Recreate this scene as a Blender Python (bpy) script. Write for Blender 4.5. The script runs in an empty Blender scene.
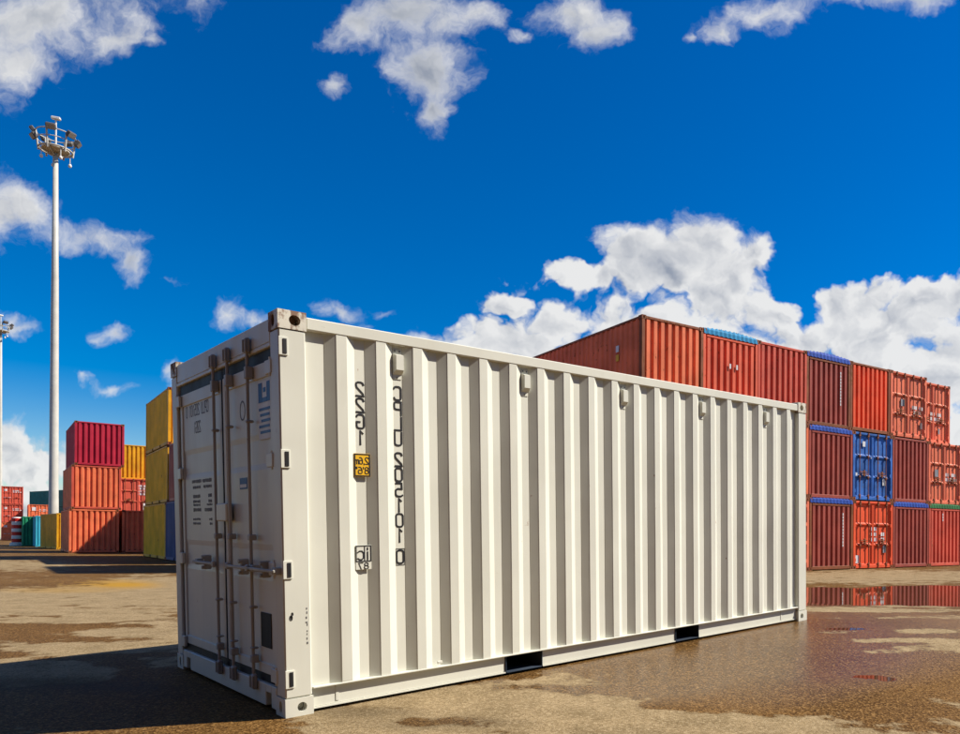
import bpy, math, random
from mathutils import Vector, Matrix, noise as mnoise
random.seed(11)
scn = bpy.context.scene
C = scn.collection
R = math.radians

# ------------------------------------------------------------------ camera
F, CX, CY, CAMH, RHO = 757.0, 640.0, 536.0, 1.2, 0.006      # from the photograph (960 x 734 px)
cam_d = bpy.data.cameras.new('camera')
cam_d.sensor_fit = 'HORIZONTAL'
cam_d.sensor_width = 36.0
cam_d.lens = F / 960.0 * 36.0
cam_d.shift_x = (480.0 - CX) / 960.0
cam_d.shift_y = (CY - 367.0) / 960.0
cam_d.clip_start = 0.1
cam_d.clip_end = 20000
cam = bpy.data.objects.new('camera', cam_d)
C.objects.link(cam)
cr, sr = math.cos(RHO), math.sin(RHO)
cam.matrix_world = Matrix(((cr, -sr, 0, 0), (0, 0, -1, 0), (sr, cr, 0, CAMH), (0, 0, 0, 1)))
scn.camera = cam

# ------------------------------------------------------------------ light
SUN_EL = R(45)
SUN_AZ = math.atan2(0.979, 0.205)
S = Vector((math.sin(SUN_AZ) * math.cos(SUN_EL), math.cos(SUN_AZ) * math.cos(SUN_EL), math.sin(SUN_EL)))
sd = bpy.data.lights.new('sun', 'SUN')
sd.energy = 5.0
sd.angle = R(0.8)
sd.color = (1.0, 0.92, 0.80)
sun = bpy.data.objects.new('sun', sd)
C.objects.link(sun)
sun.rotation_euler = (-S).to_track_quat('-Z', 'Y').to_euler()

scn.view_settings.view_transform = 'Standard'
scn.view_settings.look = 'None'
scn.view_settings.gamma = 1.0
scn.view_settings.use_curve_mapping = False
EV = 0.64
scn.view_settings.exposure = EV
EXPO = 2.0 ** EV
scn.cycles.max_bounces = 5
scn.cycles.diffuse_bounces = 2
scn.cycles.glossy_bounces = 3
scn.cycles.transmission_bounces = 1
scn.cycles.caustics_reflective = False
scn.cycles.caustics_refractive = False


# ------------------------------------------------------------------ node helpers
class NT:
    def __init__(s, nt):
        s.nt = nt

    def n(s, typ, ins=None, **kw):
        nd = s.nt.nodes.new(typ)
        for k, v in kw.items():
            setattr(nd, k, v)
        for k, v in (ins or {}).items():
            s.put(nd.inputs[k], v)
        return nd

    def put(s, sock, v):
        if isinstance(v, bpy.types.NodeSocket):
            s.nt.links.new(v, sock)
        elif isinstance(v, bpy.types.Node):
            s.nt.links.new(v.outputs[0], sock)
        else:
            sock.default_value = v

    def m(s, op, a, b=0.0, c=0.0, clamp=False):
        nd = s.nt.nodes.new('ShaderNodeMath')
        nd.operation = op
        nd.use_clamp = clamp
        s.put(nd.inputs[0], a)
        s.put(nd.inputs[1], b)
        s.put(nd.inputs[2], c)
        return nd.outputs[0]

    def v(s, op, a, b=(0, 0, 0)):
        nd = s.nt.nodes.new('ShaderNodeVectorMath')
        nd.operation = op
        s.put(nd.inputs[0], a)
        s.put(nd.inputs[1], b)
        return nd.outputs['Value'] if op in ('LENGTH', 'DOT_PRODUCT') else nd.outputs[0]

    def step(s, x, a, b, lo=0.0, hi=1.0):
        nd = s.n('ShaderNodeMapRange', {0: x, 1: a, 2: b, 3: lo, 4: hi}, interpolation_type='SMOOTHSTEP')
        return nd.outputs[0]

    def mix(s, f, a, b):
        nd = s.nt.nodes.new('ShaderNodeMix')
        nd.data_type = 'RGBA'
        s.put(nd.inputs[0], f)
        s.put(nd.inputs[6], a if not isinstance(a, tuple) else (*a[:3], 1))
        s.put(nd.inputs[7], b if not isinstance(b, tuple) else (*b[:3], 1))
        return nd.outputs[2]

    def noise(s, vec, scale, detail=4.0, rough=0.55, out=0):
        nd = s.n('ShaderNodeTexNoise', {'Vector': vec, 'Scale': scale, 'Detail': detail, 'Roughness': rough})
        return nd.outputs[out]


# ------------------------------------------------------------------ sky with clouds
world = bpy.data.worlds.new('World')
scn.world = world
world.use_nodes = True
world.cycles.sampling_method = 'NONE'
wt = world.node_tree
wt.nodes.clear()
W = NT(wt)
sky = W.n('ShaderNodeTexSky', sky_type='NISHITA', sun_disc=False, sun_elevation=SUN_EL, sun_rotation=SUN_AZ,
          air_density=1.0, dust_density=0.2, ozone_density=3.0)
hsv = W.n('ShaderNodeHueSaturation', {'Hue': 0.512, 'Saturation': 1.75, 'Value': 1.1, 'Color': sky})
bg_sky = W.n('ShaderNodeBackground', {'Color': hsv, 'Strength': 0.069})
tc = W.n('ShaderNodeTexCoord')
D = tc.outputs['Generated']
sx = W.n('ShaderNodeSeparateXYZ', {0: D})
dy = W.m('MAXIMUM', sx.outputs[1], 0.06)
cu = W.m('DIVIDE', sx.outputs[0], dy)
cv = W.m('DIVIDE', sx.outputs[2], dy)
UV = W.n('ShaderNodeCombineXYZ', {0: cu, 1: cv, 2: 0.0}).outputs[0]
# ragged outlines: directions are displaced by noise before the cloud bodies are looked up
wa = W.n('ShaderNodeTexNoise', {'Vector': UV, 'Scale': 6.5, 'Detail': 5.0, 'Roughness': 0.62})
warp = W.v('MULTIPLY', W.v('SUBTRACT', wa.outputs[1], (0.5, 0.5, 0.5)), (0.13, 0.10, 0))
UVW = W.v('ADD', UV, warp)
# cloud bodies (x, y, half width, half height, tilt, weight) as directions read off the photograph
CLOUDS = [
    (40, 20, 95, 48, -8, 1.0), (20, 62, 50, 26, 0, .85), (105, 38, 50, 16, -10, .75), (150, 42, 14, 9, 0, .6), (-60, 30, 90, 70, 0, 1), (196, 6, 22, 24, 30, .55),
    (400, 18, 78, 30, -5, 1.0), (355, 24, 36, 22, 0, .9), (425, 70, 46, 44, 10, 1.0), (440, 104, 30, 24, 15, .9), (470, 10, 36, 18, 0, .8),
    (560, 16, 52, 28, 20, .95), (590, 38, 30, 20, 0, .8), (515, 32, 14, 8, 0, .6), (333, 92, 18, 20, 20, .72),
    (765, 6, 62, 24, -10, .9), (722, 28, 36, 22, 0, .8), (686, 38, 9, 8, 0, .6), (905, -6, 60, 14, 0, .8), (815, -12, 60, 16, 0, .8),
    (20, 205, 50, 26, 20, .85), (80, 236, 68, 20, 12, .82), (132, 262, 34, 18, 30, .8), (-25, 210, 50, 34, 0, .9), (180, 286, 13, 6, 20, .5),
    (30, 325, 24, 10, 0, .75), (110, 340, 20, 10, 0, .75), (85, 380, 10, 9, 0, .6), (118, 392, 20, 7, 5, .65), (162, 376, 15, 14, 0, .7), (5, 322, 14, 10, 0, .6),
    (224, 312, 26, 21, 0, .85), (252, 318, 20, 12, 10, .7), (350, 313, 30, 13, 10, .72), (392, 312, 16, 7, 0, .5), (375, 326, 16, 6, 0, .5),
    (660, 262, 78, 50, -8, 1.1), (700, 236, 45, 26, 0, 1.0), (715, 290, 70, 60, 0, 1.1), (565, 275, 40, 20, 0, .95), (592, 283, 34, 18, 0, .9), (503, 302, 28, 13, 0, .8),
    (500, 345, 74, 28, 0, 1.05), (560, 325, 50, 18, -8, .95), (615, 322, 50, 24, -10, 1.0), (450, 352, 40, 24, 0, .9), (660, 370, 160, 80, 0, 1.2), (790, 355, 80, 50, 0, 1.1), (770, 312, 40, 26, 20, .95),
    (880, 330, 80, 46, 0, 1.1), (850, 302, 52, 26, -5, 1.0), (925, 300, 60, 24, 0, 1.0), (960, 372, 110, 60, 0, 1.1), (990, 440, 90, 60, 0, .9), (740, 400, 180, 50, 0, 1.1), (1010, 320, 70, 60, 0, 1),
    (30, 468, 56, 36, 0, 1.05), (14, 450, 34, 24, 0, 1.0), (-40, 470, 60, 50, 0, 1.0), (60, 495, 60, 24, 0, .9), (95, 505, 60, 16, 0, .75), (20, 512, 90, 22, 0, .9),
]
acc = None
for (px, py, rx, ry, tilt, wgt) in CLOUDS:
    if tilt:
        mp = W.n('ShaderNodeMapping', {'Vector': UVW}, vector_type='TEXTURE')
        mp.inputs['Location'].default_value = ((px - CX) / F, (CY - py) / F, 0)
        mp.inputs['Rotation'].default_value = (0, 0, -R(tilt))
        mp.inputs['Scale'].default_value = (1.25 * rx / F, 1.25 * ry / F, 1)
        ln = W.v('LENGTH', mp)
    else:
        ma = W.n('ShaderNodeVectorMath', {0: UVW, 1: (F / (1.25 * rx), F / (1.25 * ry), 0), 2: (-(px - CX) / (1.25 * rx), -(CY - py) / (1.25 * ry), 0)}, operation='MULTIPLY_ADD')
        ln = W.v('LENGTH', ma)
    body = W.m('MULTIPLY_ADD', ln, -wgt, wgt)
    acc = body if acc is None else W.m('SMOOTH_MAX', acc, body, 0.12)
# clouds over the rest of the sky, outside the part seen in the photograph
off = W.m('MAXIMUM', W.m('DIVIDE', W.m('ABSOLUTE', W.m('ADD', cu, 0.2)), 0.9), W.m('DIVIDE', cv, 0.82))
off = W.m('MAXIMUM', off, W.step(sx.outputs[1], 0.25, 0.05, 0.0, 2.0))
elsewhere = W.step(off, 1.0, 1.25)
gen = W.m('MULTIPLY', W.m('SUBTRACT', W.noise(D, 2.3, 3, 0.55), 0.50), 4.0)
dens = W.m('ADD', W.m('MULTIPLY', acc, W.m('SUBTRACT', 1.0, elsewhere)), W.m('MULTIPLY', gen, elsewhere))
fb = W.noise(UVW, 10.0, 6, 0.64)
firm = W.m('MULTIPLY', W.step(cv, 0.46, 0.36), W.m('MAXIMUM', W.step(cu, -0.36, -0.22), W.step(cv, 0.17, 0.11)))


def billow(vec):
    vo = W.n('ShaderNodeTexVoronoi', {'Vector': vec, 'Scale': 16.0, 'Detail': 1.6, 'Roughness': 0.55, 'Lacunarity': 2.3}, feature='F1')
    return W.m('SUBTRACT', 0.80, vo.outputs['Distance'])


bl = billow(UVW)
# thin high clouds are wispy and fade softly, the low cumulus is billowy with firm edges
dens2 = W.m('ADD', dens, W.m('ADD', W.m('MULTIPLY', W.m('SUBTRACT', fb, 0.5), W.m('MULTIPLY_ADD', firm, -1.0, 2.0)), W.m('MULTIPLY', W.m('MULTIPLY', bl, firm), 0.8)))
alpha = W.m('DIVIDE', W.m('SUBTRACT', dens2, 0.10), W.m('MULTIPLY_ADD', firm, -0.55, 0.85), clamp=True)
alpha = W.step(alpha, 0.0, 1.0)
# relief: billows turned to the sun are bright, thick bases grey
r1 = W.m('SUBTRACT', fb, W.noise(W.v('ADD', UVW, (0.016, 0.014, 0)), 10.0, 4, 0.64))
thick = W.step(dens2, 0.35, 1.1)
lowf = W.noise(UV, 4.5, 2, 0.5)
grey = W.m('MULTIPLY', thick, W.m('MULTIPLY_ADD', firm, -0.12, 0.42))
grey = W.m('ADD', grey, W.m('MULTIPLY', W.step(lowf, 0.42, 0.62), W.m('MULTIPLY', thick, 0.42)))
r2 = W.m('MULTIPLY', W.m('SUBTRACT', bl, billow(W.v('ADD', UVW, (0.014, 0.013, 0)))), W.m('MULTIPLY', firm, 0.75))
lit = W.m('ADD', W.m('ADD', W.m('SUBTRACT', 0.95, grey), W.m('MULTIPLY', r1, 1.8)), r2, clamp=True)
ccol = W.mix(lit, (0.34, 0.38, 0.46), (0.92, 0.92, 0.91))
bg_cl = W.n('ShaderNodeBackground', {'Color': ccol, 'Strength': 0.92 / EXPO})
above = W.step(sx.outputs[2], -0.02, 0.01)
mixw = W.n('ShaderNodeMixShader', {0: W.m('MULTIPLY', W.m('MULTIPLY', alpha, 0.96), above), 1: bg_sky, 2: bg_cl})
W.n('ShaderNodeOutputWorld', {0: mixw})


# ------------------------------------------------------------------ mesh helpers
class MB:
    """collects boxes, tubes, sheets; build() links them as one mesh object"""

    def __init__(s):
        s.vs, s.fs, s.sm = [], [], []

    def add(s, vs, fs, smooth=False):
        o = len(s.vs)
        s.vs += [tuple(v) for v in vs]
        s.fs += [tuple(i + o for i in f) for f in fs]
        s.sm += [smooth] * len(fs)

    def box(s, x0, x1, y0, y1, z0, z1, ch=0.0):
        if ch <= 0:
            v = [(x, y, z) for z in (z0, z1) for y in (y0, y1) for x in (x0, x1)]
            s.add(v, [(0, 2, 3, 1), (4, 5, 7, 6), (0, 1, 5, 4), (2, 6, 7, 3), (0, 4, 6, 2), (1, 3, 7, 5)])
            return
        ch = min(ch, .45 * (x1 - x0), .45 * (y1 - y0), .45 * (z1 - z0))
        lo, hi = (x0, y0, z0), (x1, y1, z1)
        vs, idx = [], {}
        for cx in (0, 1):
            for cy in (0, 1):
                for cz in (0, 1):
                    c = (cx, cy, cz)
                    for ax in range(3):      # vertex lying on face 'ax' of this corner
                        p = []
                        for k in range(3):
                            e = hi[k] if c[k] else lo[k]
                            p.append(e if k == ax else e + (-ch if c[k] else ch))
                        idx[(c, ax)] = len(vs)
                        vs.append(tuple(p))
        fs = []
        for ax in range(3):
            a, b = [k for k in range(3) if k != ax]
            for side in (0, 1):
                q = []
                for (i, j) in ((0, 0), (1, 0), (1, 1), (0, 1)):
                    c = [0, 0, 0]
                    c[ax] = side
                    c[a], c[b] = i, j
                    q.append(idx[(tuple(c), ax)])
                fs.append(q)
            for i in (0, 1):                # edge chamfers along ax
                for j in (0, 1):
                    c0, c1 = [0, 0, 0], [0, 0, 0]
                    c0[a] = c1[a] = i
                    c0[b] = c1[b] = j
                    c1[ax] = 1
                    fs.append([idx[(tuple(c0), a)], idx[(tuple(c1), a)], idx[(tuple(c1), b)], idx[(tuple(c0), b)]])
        for cx in (0, 1):
            for cy in (0, 1):
                for cz in (0, 1):
                    fs.append([idx[((cx, cy, cz), k)] for k in range(3)])
        cen = [(lo[k] + hi[k]) / 2 for k in range(3)]
        out = []
        for f in fs:                         # outward winding
            p = [Vector(vs[i]) for i in f]
            nrm = (p[1] - p[0]).cross(p[2] - p[0])
            m = sum(p, Vector()) / len(p) - Vector(cen)
            out.append(tuple(f) if nrm.dot(m) > 0 else tuple(reversed(f)))
        s.add(vs, out)

    def tube(s, p0, p1, r0, r1=None, n=10, caps=True):
        r1 = r0 if r1 is None else r1
        p0, p1 = Vector(p0), Vector(p1)
        d = (p1 - p0).normalized()
        a = d.orthogonal().normalized()
        b = d.cross(a)
        vs = []
        for p, r in ((p0, r0), (p1, r1)):
            for i in range(n):
                t = 2 * math.pi * i / n
                vs.append(p + a * (r * math.cos(t)) + b * (r * math.sin(t)))
        s.add(vs, [(i, (i + 1) % n, n + (i + 1) % n, n + i) for i in range(n)], True)
        if caps:
            s.add(vs, [tuple(range(n - 1, -1, -1)), tuple(range(n, 2 * n))])

    def lathe(s, prof, n=20, smooth=True, c=(0, 0)):
        vs = [(c[0] + r * math.cos(2 * math.pi * i / n), c[1] + r * math.sin(2 * math.pi * i / n), z) for (r, z) in prof for i in range(n)]
        fs = [(k * n + i, k * n + (i + 1) % n, (k + 1) * n + (i + 1) % n, (k + 1) * n + i) for k in range(len(prof) - 1) for i in range(n)]
        s.add(vs, fs, smooth)

    def ring(s, c, rad, r, n=28, m=6):
        vs, fs = [], []
        for i in range(n):
            t = 2 * math.pi * i / n
            for j in range(m):
                q = 2 * math.pi * j / m
                rr = rad + r * math.cos(q)
                vs.append((c[0] + rr * math.cos(t), c[1] + rr * math.sin(t), c[2] + r * math.sin(q)))
        for i in range(n):
            for j in range(m):
                fs.append((i * m + j, ((i + 1) % n) * m + j, ((i + 1) % n) * m + (j + 1) % m, i * m + (j + 1) % m))
        s.add(vs, fs, True)

    def holed(s, o, u, v, w, h, cx, cy, rx, ry, depth, n=24):
        """rectangle w x h at o (axes u, v) with an oval hole running 'depth' inwards"""
        o, u, v = Vector(o), Vector(u), Vector(v)
        nrm = u.cross(v).normalized()
        angs = sorted([2 * math.pi * i / n for i in range(n)] + [math.atan2(b - cy, a - cx) % (2 * math.pi) for a in (0, w) for b in (0, h)])
        outer, inner, deep = [], [], []
        for t in angs:
            c, sn = math.cos(t), math.sin(t)
            k = min([((w - cx) / c if c > 0 else -cx / c) if abs(c) > 1e-9 else 1e9, ((h - cy) / sn if sn > 0 else -cy / sn) if abs(sn) > 1e-9 else 1e9])
            outer.append(o + u * (cx + c * k) + v * (cy + sn * k))
            q = o + u * (cx + rx * c) + v * (cy + ry * sn)
            inner.append(q)
            deep.append(q - nrm * depth)
        L = len(angs)
        vs = outer + inner + deep
        fs = []
        for i in range(L):
            j = (i + 1) % L
            fs.append((i, j, L + j, L + i))
            fs.append((L + i, L + j, 2 * L + j, 2 * L + i))
        fs.append(tuple(range(2 * L, 3 * L)))
        s.add(vs, fs)

    def mesh(s, name):
        me = bpy.data.meshes.new(name)
        me.from_pydata(s.vs, [], s.fs)
        me.polygons.foreach_set('use_smooth', s.sm)
        me.update()
        return me

    def build(s, name, mat, parent=None):
        return link(name, s.mesh(name), mat, parent)


def link(name, me, mat, parent=None):
    o = bpy.data.objects.new(name, me)
    C.objects.link(o)
    if not me.materials:
        me.materials.append(mat)
    else:
        o.material_slots[0].link = 'OBJECT'
        o.material_slots[0].material = mat
    if parent:
        o.parent = parent
    return o


def tag(o, label, cat, group=None):
    o['label'] = label
    o['category'] = cat
    if group:
        o['group'] = group
    return o


def empty(name, mw=None):
    o = bpy.data.objects.new(name, None)
    C.objects.link(o)
    o.empty_display_size = .3
    if mw is not None:
        o.matrix_world = mw
    return o


def corrugated(x0, x1, z0, z1, pts, mapf):
    """pts: list of (along, depth); mapf(a, d, z) -> xyz; sheet extruded from z0 to z1"""
    mb = MB()
    vs = []
    for (a, d) in pts:
        vs.append(mapf(a, d, z0))
        vs.append(mapf(a, d, z1))
    mb.add(vs, [(2 * i, 2 * i + 2, 2 * i + 3, 2 * i + 1) for i in range(len(pts) - 1)])
    return mb


# ------------------------------------------------------------------ materials
def newmat(name):
    m = bpy.data.materials.new(name)
    m.use_nodes = True
    m.node_tree.nodes.clear()
    return m, NT(m.node_tree)


def paint(name, col, rough=0.45, rust=0.25, grime=0.3, fade=0.25, rustcol=(0.16, 0.055, 0.02), bump=0.0, grimecol=None, spec=0.22):
    m, T = newmat(name)
    tcn = T.n('ShaderNodeTexCoord')
    oi = T.n('ShaderNodeObjectInfo')
    off = T.m('MULTIPLY', oi.outputs['Random'], 37.0)
    P = T.v('ADD', tcn.outputs['Object'], T.n('ShaderNodeCombineXYZ', {0: off, 1: off, 2: off}))
    st = T.noise(T.v('MULTIPLY', P, (1, 1, .09)), 7.0, 3, .6)
    fa = T.noise(P, 1.1, 3, .6)
    ru = T.noise(P, 5.0, 5, .68)
    ru2 = T.noise(T.v('MULTIPLY', P, (1, 1, .14)), 13.0, 3, .65)
    c1 = tuple(min(1, c * (1 + fade * .5) + .012 * fade) for c in col)
    c0 = tuple(c * (1 - fade * .8) for c in col)
    base = T.mix(T.step(fa, .3, .7), c0, c1)
    gc = grimecol or tuple(c * .35 + .03 for c in col)
    base = T.mix(T.m('MULTIPLY', T.step(st, .48, .78), grime), base, gc)
    rmask = T.m('MULTIPLY', T.step(T.m('ADD', T.m('MULTIPLY', ru, .62), T.m('MULTIPLY', ru2, .38)), .66 - rust * .22, .71 - rust * .2), 0.9)
    if rust > 0:
        base = T.mix(rmask, base, T.mix(fa, rustcol, tuple(c * 1.9 for c in rustcol)))
    rg = T.m('ADD', rough, T.m('MULTIPLY', T.m('SUBTRACT', st, .5), .35), clamp=True)
    if rust > 0:
        rg = T.m('ADD', rg, T.m('MULTIPLY', rmask, .35), clamp=True)
    bs = T.n('ShaderNodeBsdfPrincipled', {'Base Color': base, 'Roughness': rg, 'Specular IOR Level': spec})
    if bump > 0:
        T.put(bs.inputs['Normal'], T.n('ShaderNodeBump', {'Strength': bump, 'Distance': .004, 'Height': T.m('ADD', T.noise(P, 5.0, 2, .6), T.m('MULTIPLY', T.noise(P, 1.1, 1, .5), 2.0))}))
    T.n('ShaderNodeOutputMaterial', {0: bs})
    return m


MAT = {}
MAT['cream'] = paint('cream_paint', (.685, .685, .595), .42, .02, .10, .07, bump=.18, grimecol=(.42, .36, .26))
MAT['cream_rust'] = paint('cream_paint_worn', (.66, .63, .53), .5, .75, .35, .15, rustcol=(.13, .06, .035), grimecol=(.34, .28, .2))
MAT['door_paint'] = MAT['cream']
MAT['bar_paint'] = paint('weathered_bar_paint', (.42, .41, .37), .5, .15, .3, .2)
MAT['steel'] = paint('galvanised_steel', (.30, .31, .33), .42, .10, .25, .2)
MAT['rubber'] = paint('black_rubber', (.018, .018, .02), .6, 0, .2, .2)
MAT['black'] = paint('black_vinyl', (.022, .022, .024), .5, 0, .1, .1)
MAT['signyellow'] = paint('yellow_decal', (.80, .46, .02), .45, 0, .1, .05)
MAT['blue_decal'] = paint('blue_decal', (.03, .11, .30), .45, 0, .1, .1)
MAT['white_decal'] = paint('white_decal', (.74, .74, .72), .5, 0.02, .2, .1)
MAT['grey_decal'] = paint('grey_decal', (.16, .16, .16), .6, 0, .1, .1)
MAT['pocket'] = paint('pocket_steel', (.035, .05, .075), .6, .2, .3, .3)
MAT['under'] = paint('underside_coating', (.03, .028, .026), .8, .3, .2, .2)
MAT['orange'] = paint('orange_container_paint', (.86, .20, .08), .6, .30, .35, .22)
MAT['coral'] = paint('coral_container_paint', (.84, .20, .10), .6, .26, .35, .2)
MAT['vermilion'] = paint('vermilion_container_paint', (.82, .10, .03), .6, .22, .3, .2)
MAT['brick'] = paint('brick_red_container_paint', (.64, .105, .06), .6, .30, .35, .2)
MAT['maroon'] = paint('oxide_red_container_paint', (.36, .075, .05), .52, .28, .35, .2)
MAT['scarlet'] = paint('scarlet_container_paint', (.78, .13, .06), .6, .28, .35, .2)
MAT['umber'] = paint('umber_blocker_paint', (.085, .04, .028), .6, .2, .3, .2)  # dark, so the added stacks outside the view bounce little light
MAT['rust_frame'] = paint('rusty_frame_paint', (.26, .08, .03), .6, .62, .45, .3, rustcol=(.12, .05, .018))
MAT['wine'] = paint('wine_red_container_paint', (.46, .02, .045), .6, .18, .3, .2)
MAT['yellow'] = paint('yellow_container_paint', (.90, .46, .010), .6, .22, .35, .2)
MAT['ochre'] = paint('dull_yellow_container_paint', (.68, .34, .012), .55, .3, .4, .25)
MAT['green'] = paint('green_container_paint', (.02, .26, .12), .6, .2, .3, .2)
MAT['teal'] = paint('teal_container_paint', (.03, .22, .19), .6, .2, .3, .2)
MAT['cyan'] = paint('cyan_container_paint', (.05, .42, .55), .6, .15, .3, .2)
MAT['blue'] = paint('blue_container_paint', (.035, .15, .50), .6, .34, .35, .55, rustcol=(.12, .10, .08))
MAT['navy'] = paint('navy_container_paint', (.05, .075, .20), .6, .2, .3, .2)
MAT['tarp_blue'] = paint('blue_tarpaulin', (.02, .07, .36), .75, 0, .3, .2)
MAT['tarp_cyan'] = paint('cyan_tarpaulin', (.02, .26, .50), .75, 0, .3, .2)
MAT['tarp_green'] = paint('green_tarpaulin', (.03, .16, .05), .75, 0, .3, .2)
MAT['mast'] = paint('mast_paint', (.50, .485, .43), .4, .05, .2, .1)
MAT['lampdark'] = paint('lamp_housing', (.10, .10, .10), .45, .1, .2, .2)
MAT['bandred'] = paint('red_band_paint', (.62, .03, .02), .5, .12, .3, .15)
MAT['bandwhite'] = paint('white_band_paint', (.75, .73, .68), .5, .12, .3, .1)
mg, TG = newmat('lamp_glass')
TG.n('ShaderNodeOutputMaterial', {0: TG.n('ShaderNodeBsdfPrincipled', {'Base Color': (.3, .3, .28, 1), 'Roughness': .08, 'Specular IOR Level': .8})})
MAT['glass'] = mg

# ------------------------------------------------------------------ pose of the white container (camera frame fit)
RW = Matrix(((0.703219, -0.710847, -0.013403), (0.710367, 0.703273, -0.028023), (0.029346, 0.010185, 0.999517)))
TW = Vector((-2.2451, 4.8123, -1.1752 + CAMH))
MAINM = RW.to_4x4()
MAINM.translation = TW
NRM = RW.col[2].copy()
L20, L40, WID, HGT = 6.058, 12.192, 2.438, 2.591


def smooth(a, b, x):
    t = max(0.0, min(1.0, (x - a) / (b - a)))
    return t * t * (3 - 2 * t)


def ground_z(x, y):
    z = TW.z - (NRM.x * (x - TW.x) + NRM.y * (y - TW.y)) / NRM.z
    ax, ay = RW.col[0].x, RW.col[0].y
    dx, dyy = x - TW.x, y - TW.y
    lx = dx * ax + dyy * ay
    ly = -dx * ay + dyy * ax
    ox = max(-lx, lx - L20, 0)
    oy = max(-ly, ly - WID, 0)
    d = math.hypot(ox, oy)
    return z * (1 - smooth(0.5, 4.2, d))


def to_pixel(x, y, z):
    z -= CAMH
    a, b = x * cr + z * sr, -x * sr + z * cr
    return CX + F * a / y, CY - F * b / y


# ------------------------------------------------------------------ ground
# dry pale patches (+) and wet hollows (-), positions read off the photograph and carried to the ground
DRY = [(80, 600, 110, 13, .9), (0, 607, 60, 12, .9), (150, 588, 60, 12, .8), (110, 617, 80, 8, .7), (150, 640, 90, 14, 1.0), (70, 650, 60, 6, .7),
       (25, 676, 62, 15, 1.0), (85, 672, 40, 10, .8), (30, 643, 60, 6, .6), (20, 565, 60, 6, .6), (165, 662, 40, 6, .7),
       (420, 702, 120, 24, .85), (330, 720, 70, 14, .8), (560, 704, 95, 22, .95), (700, 728, 140, 15, 1.0), (850, 742, 110, 14, .9), (590, 672, 55, 16, .75), (380, 690, 50, 8, .7), (500, 735, 200, 12, .8),
       (830, 609, 60, 2.2, 1.0), (910, 605, 60, 2.0, .9), (905, 648, 75, 9, .9), (835, 632, 26, 3.0, .9), (925, 631, 40, 3, .8), (790, 628, 40, 1.6, .7), (880, 577, 120, 7, .75), (850, 618, 70, 1.6, .8), (900, 611, 70, 1.6, .9), (880, 622, 60, 1.4, .6), (930, 640, 50, 2, .7), (950, 617, 60, 2.5, .7), (870, 640, 40, 3, .7),
       (120, 630, 40, 3, .6), (40, 622, 60, 3, .5), (80, 640, 110, 4, -.7), (60, 628, 100, 5, -.7), (120, 598, 70, 2.5, -.5), (40, 606, 50, 2.5, -.5), (140, 655, 40, 2.5, -.6), (110, 610, 60, 3, -.5), (30, 615, 40, 3, -.5), (100, 700, 260, 18, -.9), (760, 665, 190, 40, -1.0), (600, 645, 120, 22, -.6), (700, 640, 90, 20, -.9),
       (440, 676, 60, 6, -.5), (480, 714, 40, 4, -.5), (660, 706, 18, 4, -.6), (560, 690, 60, 5, -.6), (900, 620, 120, 8, -.5), (235, 725, 70, 30, -.8), (340, 708, 90, 4, -.4), (420, 722, 100, 5, -.7)]
FILM = [(730, 655, 150, 46, 1.1), (500, 690, 130, 28, .8), (600, 672, 110, 34, .9), (860, 640, 110, 40, .7)]
PUD = [(868, 597, 78, 9.5, 1.0), (960, 600, 60, 7, .9), (800, 596, 50, 9, .9), (845, 629, 32, 1.8, .7), (868, 677, 24, 4.0, .50), (890, 680, 12, 2.5, .5), (1010, 596, 70, 10, .9), (935, 588, 50, 3, .8)]
GOLD = [(90, 583, 60, 4, 1.0), (130, 586, 30, 3, .8), (60, 590, 60, 3, .5)]
STREAK = [(60, 684, 110, 8, 1.0), (200, 693, 110, 7, .9), (340, 713, 80, 6, .8), (440, 724, 90, 6, .8), (560, 736, 90, 6, .6)]


def field(lst, px, py):
    s = 0.0
    for (a, b, rx, ry, w) in lst:
        d = ((px - a) / rx) ** 2 + ((py - b) / ry) ** 2
        if d < 1.7:
            s += w * max(0.0, 1 - d / 1.7)
    return s


def axis(lo, hi, step, far, grow):
    a = [lo + i * step for i in range(int(round((hi - lo) / step)) + 1)]
    s, x = step, a[-1]
    while x < far:
        s *= grow
        x += s
        a.append(x)
    s, x = step, a[0]
    pre = []
    while x > -far:
        s *= grow
        x -= s
        pre.append(x)
    return pre[::-1] + a


xs = axis(-9.0, 8.0, .085, 3000, 1.09)
ys = axis(2.5, 20.0, .085, 3500, 1.09)
nx, ny = len(xs), len(ys)
gv, dry_a, pud_a, gold_a, str_a, film_a = [], [], [], [], [], []
for y in ys:
    for x in xs:
        z = ground_z(x, y)
        dr = pu = go = st = fi = 0.0
        if y > 2.0:
            px, py = to_pixel(x, y, z)
            if -220 < px < 1150 and py < 800:
                dr, pu, go, st, fi = [field(q_, px, py) for q_ in (DRY, PUD, GOLD, STREAK, FILM)]
        gv.append((x, y, z))
        dry_a.append(dr)
        pud_a.append(pu)
        gold_a.append(go)
        str_a.append(st)
        film_a.append(fi)
gf = [(j * nx + i, j * nx + i + 1, (j + 1) * nx + i + 1, (j + 1) * nx + i) for j in range(ny - 1) for i in range(nx - 1)]
gme = bpy.data.meshes.new('ground')
gme.from_pydata(gv, [], gf)
for nm, arr in (('dry', dry_a), ('puddle', pud_a), ('gold', gold_a), ('streak', str_a), ('film', film_a)):
    gme.attributes.new(nm, 'FLOAT', 'POINT').data.foreach_set('value', arr)
gme.polygons.foreach_set('use_smooth', [True] * len(gf))
gme.update()
gm, T = newmat('worn_wet_asphalt')
P = T.n('ShaderNodeTexCoord').outputs['Object']


def attr(nm):
    return T.n('ShaderNodeAttribute', attribute_name=nm).outputs['Fac']


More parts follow.
